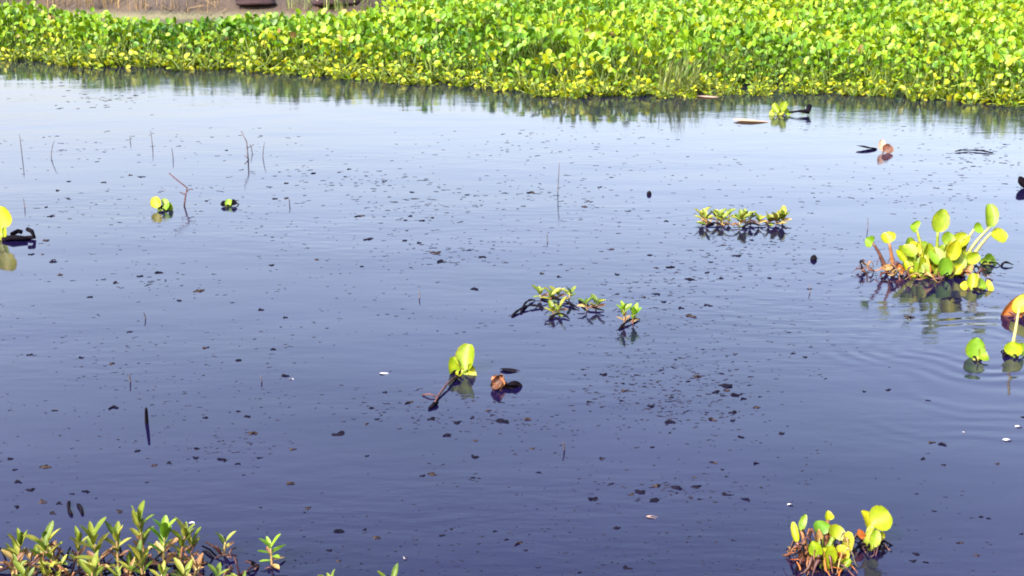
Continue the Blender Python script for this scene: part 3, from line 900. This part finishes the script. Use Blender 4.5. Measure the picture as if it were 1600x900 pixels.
# twig lying by the seedling
A = [at(714, 590), at(700, 604), at(684, 622), at(680, 634)]
V, F = tube([p + Vector((0, 0, 0.006 + 0.008 * (i % 2))) for i, p in enumerate(A)], [0.005, 0.004, 0.004, 0.0035], 6)
tw = tag(link('floating_twig', mesh('floating_twig', V, F, M_twig)), 'thin dark twig trailing down from the lone seedling', 'twig')
V, F = tube([at(684, 622) + Vector((0, 0, .004)), at(672, 620) + Vector((0, 0, .01)), at(660, 618) + Vector((0, 0, .002))], 0.003, 5)
link('side_twig', mesh('side_twig', V, F, M_twig), tw)
V, F = tube([at(682, 632) + Vector((0, 0, .008)), at(670, 640) + Vector((0, 0, .004))], [0.009, 0.004], 6)
link('twig_end', mesh('twig_end', V, F, M_dark), tw)


# ------------------------------------------------------------------ single floating leaves and bits
def floater(name, px, py, w_, hpx, mat, label, cat, rot=0, up=0.0, tiltx=20, shape='round', group=None, curl=0.25):
    """a leaf lying on the water, its edges lifted; w_ wide in photo pixels, standing up hpx pixels"""
    B = at(px, py); s = mpp(B)
    L = w_ * s
    V, F = blade(L, L * 0.6, 0.4, curl, shape, 7, 5, 0.05, int(px))
    M = Matrix.Rotation(R(rot), 4, 'Z') @ Matrix.Rotation(R(up), 4, 'X') @ Matrix.Rotation(R(tiltx), 4, 'Y') @ Matrix.Translation((0, -L / 2, 0))
    V = [M @ v for v in V]
    zmin = min(v.z for v in V)
    V = [v - Vector((0, 0, zmin + 0.002)) for v in V]
    zs = max(v.z for v in V)
    k = hpx * s / max(zs, 1e-4)
    V = [Vector((v.x, v.y, v.z * k)) for v in V]
    return tag(link(name, mesh(name, V, F, mat), None, B), label, cat, group)


e = empty('dead_leaf', at(782, 606), 'crumpled rust-brown dead leaf floating right of the lone seedling', 'leaf')
s_ = mpp(e.location)
for k, (dx, dy, th, ln, wd_, mt) in enumerate([(-12, 2, 35, 24, 16, M_rust), (4, 3, -50, 22, 18, M_rust), (8, 0, 75, 26, 14, M_dark), (-14, 0, 80, 30, 16, M_rust), (0, 4, 10, 15, 14, M_wither), (-4, 0, 100, 24, 14, M_dark)]):
    leaf_on(e, (0, 0, 0), (dx * s_, -.01 + .006 * k, dy * s_), ln * s_, wd_ * s_, *facing(th, 20 + 12 * k, 10), mt, None, wav=.16, cup=.9, curl=-.35, seed=k)
for k in range(8):
    strip(e, (-10 * s_ + k * 3 * s_, 0, .002), k * 2.4, .03, .012, .002, [M_rust, M_dark][k % 2], 40 + k)
floater('dead_leaf', 796, 606, 28, 8, M_dark, 'black rotten leaf tip against the rust-brown curled leaf', 'leaf', 100, 0, 25)
floater('dead_leaf', 797, 580, 32, 3, M_dark, 'thin dark leaf lying behind the rust-brown curled leaf', 'leaf', 88, 0, 10, 'lance')
floater('dead_leaf', 714, 596, 16, 8, M_dark, 'small black leaf lump under the lone seedling', 'leaf', 60, 0, 30)
floater('dead_leaf', 1174, 190, 56, 3, M_pale, 'long pale pinkish leaf afloat left of the yellow sprig', 'leaf', 86, 0, 14, 'lance')
floater('dead_leaf', 1105, 152, 36, 2.5, M_pale, 'pinkish dry leaf afloat at the edge below the grass tuft', 'leaf', 86, 0, 14, 'lance')
e = empty('dead_leaf', at(1380, 238), 'upright orange and cream dead leaf standing in the water', 'leaf')
s_ = mpp(e.location)
leaf_on(e, (0, 0, 0), (-1 * s_, 0, 3 * s_), 17 * s_, 13 * s_, *facing(-8), M_pale, SB, wav=.08)
leaf_on(e, (0, 0, 0), (2 * s_, -0.02, 1 * s_), 14 * s_, 18 * s_, *facing(35), M_rust, None, wav=.1)
floater('dead_leaf', 1354, 233, 32, 6, M_dark, 'flat black leaf touching the upright orange one', 'leaf', 84, 0, 16, 'lance')
V, F = tube([at(1232, 180) + Vector((0, 0, .02)), at(1246, 180) + Vector((0, 0, .03)), at(1262, 180) + Vector((0, 0, .03)), at(1264, 178) + Vector((0, 0, .06))], [0.008, 0.008, 0.02, 0.022], 6)
tag(link('rotten_twig', mesh('rotten_twig', V, F, M_dark)), 'black stem with a knobbed end right of the yellow sprig', 'stem')
for k, (x0, y0_, x1, y1_, lab) in enumerate([(1492, 238, 1516, 236, 'dark drifting stalk, left piece of the pair near the right border'), (1514, 236, 1552, 240, 'dark drifting stalk, right piece of the pair near the right border')]):
    a, b = at(x0, y0_), at(x1, y1_)
    V, F = tube(bez(a + Vector((0, 0, .006)), (a + b) / 2 + Vector((0, .02, .014)), b + Vector((0, 0, .004)), 6), [0.003, 0.004, 0.007, 0.004, 0.006, 0.004, 0.001], 5)
    tag(link('rotten_twig', mesh('rotten_twig', V, F, M_dark)), lab, 'stem')
floater('dead_leaf', 1602, 296, 26, 20, M_dark, 'black rotten lump half cut by the right border', 'leaf', 60, 0, 45)
e = empty('rotten_twig', at(1574, 416), 'small black bowed stem end by the right border', 'stem')
s_ = mpp(e.location)
V, F = tube(bez((-9 * s_, 0, 0.0), (-4 * s_, .03, 9 * s_), (9 * s_, 0, 2 * s_), 6), [0.004, .006, .004, .006, .005, .003, .002], 6)
link('curl', mesh('curl', V, F, M_dark), e)
for a, b, c, lab in [((108, 786), (105, 796), (112, 806), 'dark curved stem piece, left one of the pair above the weed corner'), ((122, 790), (128, 796), (129, 804), 'dark curved stem piece, right one of the pair above the weed corner')]:
    V, F = tube(bez(at(*a) + Vector((0, 0, .003)), at(*b) + Vector((0, 0, .008)), at(*c) + Vector((0, 0, .003)), 5), 0.0045, 6)
    tag(link('rotten_twig', mesh('rotten_twig', V, F, M_dark)), lab, 'stem')


def pod(px, py, w_, label):
    B = at(px, py); s = mpp(B); r = w_ * s / 2
    V, F = tube([(0, 0, -r * .4), (0, 0, 0), (r * .1, 0, r * .7), (r * .2, 0, r * 1.25), (r * .25, 0, r * 1.5)], [r * .5, r * .95, r * .95, r * .5, r * .12], 9)
    tag(link('seed_pod', mesh('seed_pod', V, F, M_dark), None, B), label, 'seed pod')


pod(1271, 406, 11, 'round black seed pod left of the largest hyacinth')
pod(1014, 304, 8, 'small black seed pod on pale water right of the tall lone stem')
for px, py, w_, lab in [(1019, 808, 24, 'pale yellowish petal on the dark water near the bottom'), (600, 584, 20, 'white fleck on the water left of the lone seedling'), (1574, 688, 20, 'white fleck lower right, nearer the bottom of two'),
                        (1592, 667, 16, 'white fleck lower right, upper of two at the border'), (456, 593, 12, 'small white fleck beside a stub on the left'), (632, 872, 10, 'tiny white fleck above the star-shaped weed shoot'),
                        (300, 818, 16, 'white fleck right of the dense weed clump'), (1237, 789, 18, 'white streak on the water above the squat plant'), (1506, 675, 8, 'tiny white fleck on the rippled water')]:
    floater('petal', px, py, w_ * 0.75, 1.5, M_white if px != 1019 else M_pale, lab, 'petal', 80, 0, 8, 'lance', None, 0.1)


# ------------------------------------------------------------------ dark scraps of rotten leaf
def zoom(x0, y0_, sc, pts): return [(x0 + p[0] / sc, y0_ + p[1] / sc, (p[2] if len(p) > 2 else 26) / sc) for p in pts]


SC = []
SC += zoom(0, 400, 2.648, [(220, 25), (250, 78), (480, 112), (375, 170), (745, 186), (815, 146, 50), (1080, 222), (1180, 255), (535, 314), (850, 380), (1130, 387), (120, 410), (335, 420), (460, 445), (1185, 497, 40), (990, 432), (470, 628, 46), (225, 640), (848, 670), (985, 642), (1025, 665), (1045, 735, 46), (570, 808), (810, 797), (810, 835), (643, 866), (700, 858), (985, 860), (925, 845, 50), (180, 873, 50), (42, 838), (62, 885), (1075, 835), (1212, 800), (655, 70, 36), (575, 85)])
SC += zoom(500, 600, 3, [(80, 235, 70), (215, 187), (270, 165), (245, 113), (305, 40), (415, 88, 46), (520, 165, 46), (640, 180, 55), (860, 175, 60), (970, 165, 46), (715, 160), (595, 242, 46), (725, 342, 38), (997, 303), (1322, 350), (1027, 415), (720, 440), (520, 422, 46), (480, 430), (220, 338), (845, 85), (790, 125), (1260, 85), (1280, 542, 46), (1365, 468), (1460, 517), (1490, 507), (1395, 675, 36), (875, 730), (930, 748, 50), (962, 780), (615, 680), (575, 710), (265, 722, 46), (210, 684), (90, 688, 46), (45, 780), (90, 830), (1440, 865, 42), (1215, 885), (825, 690), (725, 265)])
SC += zoom(900, 560, 3.75, [(158, 95, 42), (53, 98), (40, 65), (285, 190, 42), (275, 148), (350, 98), (400, 165), (475, 137), (505, 68), (565, 228), (265, 248), (75, 257), (435, 282, 50), (505, 292), (658, 135), (710, 108, 60), (820, 200, 50), (865, 160, 76), (860, 218), (890, 188, 40), (945, 218, 60), (978, 238, 45), (1080, 225), (1055, 288, 50), (915, 317, 50), (920, 365, 45), (765, 317), (800, 360, 50), (550, 375, 70), (550, 437), (448, 520, 32), (152, 588), (970, 463, 45), (1210, 440, 40), (1055, 617, 45), (800, 610, 45), (855, 652), (705, 750, 60), (590, 757, 60), (475, 750, 60), (590, 790), (450, 835, 60), (380, 782, 60), (325, 795), (878, 800, 48), (1000, 827, 52), (100, 827, 55), (690, 697), (850, 88), (585, 8)])
SC += zoom(1400, 620, 3.215, [(160, 18), (180, 230, 35), (230, 240, 45), (135, 313, 35), (237, 342), (507, 336), (192, 575), (432, 603), (466, 612), (317, 734, 35), (97, 790, 40), (85, 826, 45), (150, 832), (408, 798, 35), (632, 690), (638, 103)])
SC += zoom(0, 740, 4.706, [(223, 120, 60), (320, 210, 70), (435, 222, 50), (533, 150, 42), (637, 135, 70), (875, 278, 70), (1078, 65), (708, 182), (140, 62, 70), (388, 292, 56), (120, 245, 56)])
SC += zoom(300, 740, 4.444, [(355, 10), (475, 235), (800, 240, 50), (785, 270), (1020, 400, 60), (1203, 390), (1275, 450), (715, 602), (790, 620), (960, 535), (680, 70, 80)])
SC += zoom(0, 190, 4, [(315, 593, 42), (425, 375), (360, 430), (295, 742, 40), (332, 877, 40), (650, 380, 36), (1295, 497), (265, 830), (195, 830, 36), (1415, 180), (890, 345, 46), (815, 335), (285, 535), (425, 480)])
SC += zoom(400, 180, 3.2, [(95, 418, 30), (147, 415), (155, 340), (290, 292), (465, 270), (515, 505, 55), (770, 505), (745, 525), (830, 528), (880, 513), (560, 622, 46), (740, 628), (815, 638), (905, 687, 55), (930, 733, 55), (1065, 675), (1140, 710, 46), (300, 722), (75, 750), (530, 757), (1055, 398), (1380, 388, 40), (1090, 870, 46), (640, 330), (780, 385)])
SC += zoom(780, 230, 3.2, [(425, 297, 35), (505, 200), (150, 228), (835, 370), (1120, 490), (1260, 465), (1190, 543, 56), (855, 600, 40), (785, 605), (1040, 628), (945, 660, 45), (590, 637), (215, 632), (300, 650), (790, 735, 46), (590, 735), (720, 750), (820, 773), (910, 805, 40), (1045, 790, 45), (955, 845, 56), (1350, 655), (1550, 710), (750, 540), (560, 510), (1060, 575), (1115, 655), (235, 885)])
SC += zoom(1140, 420, 3, [(298, 397), (352, 415), (630, 575), (745, 568), (840, 228, 60), (1025, 140, 56), (715, 48)])


def flake(seed, n=11):
    """a limp, torn bit of leaf: uneven outline, crumpled, almost flat"""
    rr = random.Random(seed)
    V = [Vector((0, 0, 0.10))]
    el = rr.uniform(0.4, 0.9)
    ring = []
    for k in range(n):
        a = 2 * math.pi * k / n
        r = 0.5 * rr.uniform(0.35, 1.25)
        ring.append((math.cos(a) * r, math.sin(a) * r * el + 0.18 * math.cos(2 * a + seed)))
    V += [Vector((x * .75, y * .75, 0.05 + rr.uniform(-.04, .14))) for x, y in ring]
    V += [Vector((x, y, -0.03 + rr.uniform(-.02, .06))) for x, y in ring]
    F = [(0, 1 + k, 1 + (k + 1) % n) for k in range(n)]
    F += [(1 + k, 1 + n + k, 1 + n + (k + 1) % n, 1 + (k + 1) % n) for k in range(n)]
    return V, F


FLK = [mesh('leaf_scrap', *flake(k), M_scrap) for k in range(24)]
FLK2 = [mesh('leaf_scrap', *flake(k + 50), M_scrapb) for k in range(24)]
FLK_ARR = [flake(k) for k in range(24)]


def scrap_zone(px, py):
    if py < 400:
        return 'the stems on the pale far left water' if px < 420 else ('the tall lone grey stem' if px < 950 else 'the far weed raft')
    if py < 560:
        return 'the dim left water above the thick dark stem' if px < 480 else ('the middle weed raft' if px < 1180 else 'the largest hyacinth')
    if py < 720:
        return 'the thick dark standing stem' if px < 480 else ('the lone seedling' if px < 860 else ('the ripples right of the lone seedling' if px < 1330 else 'the white flecks at lower right'))
    return 'the corner weed clump' if px < 340 else ('the star-shaped weed shoot' if px < 760 else ('the pale yellowish petal' if px < 1200 else 'the squat plant at bottom right'))


for k, (px, py, w_) in enumerate(SC[:300]):
    B = at(px, py); s = mpp(B)
    dep = math.atan2(CAM_H, B.y)
    sx = w_ * s * 1.2
    sy = min(0.42 * w_ / math.sin(dep), 1.25 * max(w_, 8)) * s
    o = link('leaf_scrap', (FLK2 if k % 4 == 1 else FLK)[k % 24], None, B)
    o.scale = (sx, max(sy, 0.010), min(sx, 0.035) * 0.8)
    o.rotation_euler = (random.uniform(-.1, .1), random.uniform(-.1, .1), random.uniform(-.7, .7))
    z = scrap_zone(px, py)
    big_ = w_ > 12
    tag(o, ('larger' if big_ else 'small') + ' dark leaf scrap adrift near ' + z, 'leaf scrap', ('larger' if big_ else 'small') + ' scraps near ' + z)

# the finest bits, beyond counting
V, F = [], []
rr = random.Random(77)
n = 0
def bit(px, py, lo, hi):
    B = at(px, py)
    s = mpp(B)
    sz = rr.uniform(lo, hi) * s
    a = rr.uniform(-.6, .6); ca, sa = math.cos(a), math.sin(a)
    fv, ff = FLK_ARR[rr.randrange(24)]
    o = len(V)
    ax, ay = sz * rr.uniform(.9, 2.6), sz * rr.uniform(.6, 1.6)
    for v in fv:
        x, y = v.x * ax, v.y * ay
        V.append((B.x + x * ca - y * sa, B.y + x * sa + y * ca, v.z * sz * .6))
    F.extend(tuple(i + o for i in q) for q in ff)


while n < 2600:                                         # loose bits, denser in drifts
    px = rr.uniform(-60, 1660); py = 195 + 715 * rr.random()
    B = at(px, py)
    dens = 0.28 + 1.3 * fbm(B.x, B.y, 0.9, 21) + (0.22 if 400 < px < 1300 else 0) - (0.3 if (px > 1300 and py > 480) else 0)
    if rr.random() > dens: continue
    bit(px, py, 1.8, 4.6)
    n += 1
for cx_, cy_, rx, ry, m in [(1060, 590, 120, 50, 130), (980, 620, 70, 40, 50), (660, 320, 130, 30, 90), (700, 395, 110, 25, 60), (1080, 430, 140, 40, 120), (980, 470, 90, 30, 50), (560, 280, 120, 18, 60), (1540, 250, 70, 25, 60),
                            (1200, 390, 110, 30, 60), (250, 440, 120, 30, 50), (1080, 640, 90, 40, 60), (650, 640, 130, 30, 70), (1060, 765, 90, 18, 50), (780, 660, 90, 12, 40), (360, 700, 80, 30, 40), (1400, 300, 160, 30, 70), (180, 150, 120, 20, 40), (860, 300, 110, 30, 50)]:
    for k in range(int(m * 1.5)):                       # the drifts
        bit(cx_ + rx * rr.gauss(0, .6), cy_ + ry * rr.gauss(0, .6), 2.0, 5.4)
tag(link('floating_litter', mesh('floating_litter', V, F, M_litter)), 'fine dark specks of plant litter strewn over the water', 'litter', kind='stuff')


# ------------------------------------------------------------------ grasses, straw and clods
def tuft(name, centre, nb, h, spread, mat, label, cat, lean=(0, 0), wid=0.006, rad=0.12, seed=0, group=None):
    rr = random.Random(seed)
    V, F, T = [], [], []
    for k in range(nb):
        a = rr.uniform(0, 6.28); q = rad * math.sqrt(rr.random())
        p = Vector((math.cos(a) * q, math.sin(a) * q * 0.7, -0.02))
        b = rr.uniform(0, 6.28)
        out = Vector((math.cos(b), math.sin(b), 0)) * spread * rr.uniform(.3, 1) + Vector((lean[0], lean[1], 0))
        hh = h * rr.uniform(.6, 1.1)
        mid = p + Vector((0, 0, hh * .65)) + out * hh * .35
        tip = p + Vector((0, 0, hh * rr.uniform(.75, 1.0))) + out * hh
        pts = bez(p, mid, tip, 4)
        sd_ = Vector((math.cos(b + 1.57), math.sin(b + 1.57), 0)) * wid * rr.uniform(.7, 1.2)
        t = rr.random()
        o = len(V)
        for i, c in enumerate(pts):
            f = 1 - (i / 4) ** 2 * 0.9
            V += [c - sd_ * f * .5, c + sd_ * f * .5]; T += [t, t]
        F += [(o + 2 * i, o + 2 * i + 1, o + 2 * i + 3, o + 2 * i + 2) for i in range(4)]
    me = mesh(name, V, F, mat)
    at_ = me.attributes.new('tint', 'FLOAT', 'POINT'); at_.data.foreach_set('value', T)
    return tag(link(name, me, None, centre), label, cat, group)


tuft('grass_tuft', at(1058, 147) + Vector((0, 0.05, 0)), 170, 0.36, 0.55, M_grass, 'thin grey-green grass tuft arching over the water at the mat edge', 'grass', (0.12, -0.12), 0.007, 0.17, 5)
tuft('grass_tuft', at(1120, 128) + Vector((0, 0.05, 0)), 110, 0.36, 0.6, M_grass, 'second thin grass tuft right behind the arching one', 'grass', (0.1, -0.08), 0.007, 0.2, 6)
tuft('grass_tuft', at(985, 135) + Vector((0, 0.1, 0)), 40, 0.3, 0.5, M_grass, 'sparse grass tuft just left of the arching one', 'grass', (0.1, -0.08), 0.007, 0.12, 8)


def on_ground(px, py, z0=0.3):
    """where the line of sight to a photo pixel meets the earth bank"""
    d = ray(px, py).normalized()
    o = Vector((0, 0, CAM_H))
    t = 12.0
    while t < 60:
        p = o + d * t
        if p.z <= max(ground_h(p.x, p.y), 0): return Vector((p.x, p.y, ground_h(p.x, p.y)))
        t += 0.03
    return o + d * 20


for k, (px, py, nb, h, lab) in enumerate([(158, 12, 46, 0.5, 'tall tan straw stalks on the earth bank, left part'), (318, 18, 26, 0.28, 'short tan straw stalks on the earth bank, middle part'), (92, 8, 24, 0.3, 'sparse tan straw at the left end of the earth bank'),
                                          (480, 12, 40, 0.3, 'olive straw between the two dark mud clods'), (545, 14, 60, 0.28, 'olive grass fringe right of the dark mud clods'), (20, 10, 60, 0.3, 'grey-green grass fringe at the far left of the bank'), (240, 14, 30, 0.22, 'low dry straw between the tall and the short stalks')]):
    tuft('straw_clump', on_ground(px, py), nb, h, 0.35, M_straw if k not in (4, 5, 3) else M_grass, lab, 'dry grass', (0, 0), 0.012, 0.35, 30 + k, 'dry grass on the earth bank')


def clod(px, py, size, label, seed):
    p = on_ground(px, py)
    V, F = [], []
    nu, nv = 10, 16
    for i in range(nu + 1):
        ph = math.pi * i / nu
        for j in range(nv):
            th = 2 * math.pi * j / nv
            d = Vector((math.sin(ph) * math.cos(th), math.sin(ph) * math.sin(th), math.cos(ph)))
            r = 1 + 0.35 * mnoise.fractal(d * 1.4 + Vector((seed, 0, 0)), 1, 2, 3)
            V.append(Vector((d.x * size[0], d.y * size[1], d.z * size[2])) * r)
    for i in range(nu):
        for j in range(nv):
            F.append((i * nv + j, i * nv + (j + 1) % nv, (i + 1) * nv + (j + 1) % nv, (i + 1) * nv + j))
    tag(link('mud_clod', mesh('mud_clod', V, F, M_clod), None, p + Vector((0, 0, size[2] * .3))), label, 'clod', 'dark clods on the earth bank')


clod(398, 5, (0.30, 0.2, 0.07), 'dark mud clod on the earth bank, left of the pale stake', 3)
clod(526, 5, (0.36, 0.2, 0.07), 'dark mud clod on the earth bank, right of the pale stake', 9)
V, F, T = [], [], []                                    # straw lying about on the bank
rr = random.Random(4)
for k in range(450):
    x, y = rr.uniform(-11, 0), rr.uniform(17.2, 24)
    z = ground_h(x, y)
    if z < 0.03: continue
    a = rr.uniform(0, 3.14); ln = rr.uniform(0.06, 0.3); wd_ = rr.uniform(.006, .014)
    dx, dy = math.cos(a) * ln, math.sin(a) * ln
    o = len(V)
    z1 = ground_h(x + dx, y + dy) + rr.uniform(.01, .12)
    V += [(x, y - wd_, z + .015), (x, y + wd_, z + .02), (x + dx, y + dy + wd_, z1 + .01), (x + dx, y + dy - wd_, z1)]
    F.append((o, o + 1, o + 2, o + 3)); T += [rr.random()] * 4
me = mesh('straw_litter', V, F, M_straw)
at_ = me.attributes.new('tint', 'FLOAT', 'POINT'); at_.data.foreach_set('value', T)
tag(link('straw_litter', me), 'dry straw strewn over the brown earth bank', 'dry grass', kind='stuff')
p = on_ground(497, 12)
V, F = tube([(0, 0, -0.1), (0.005, 0, 0.15), (-0.005, 0, 0.32)], [0.022, 0.02, 0.016], 7)
tag(link('stake', mesh('stake', V, F, M_pale), None, p), 'pale wooden stake between the two dark mud clods', 'stake')
print('SCRAPS', len(SC), 'INDIV', len(inpic))
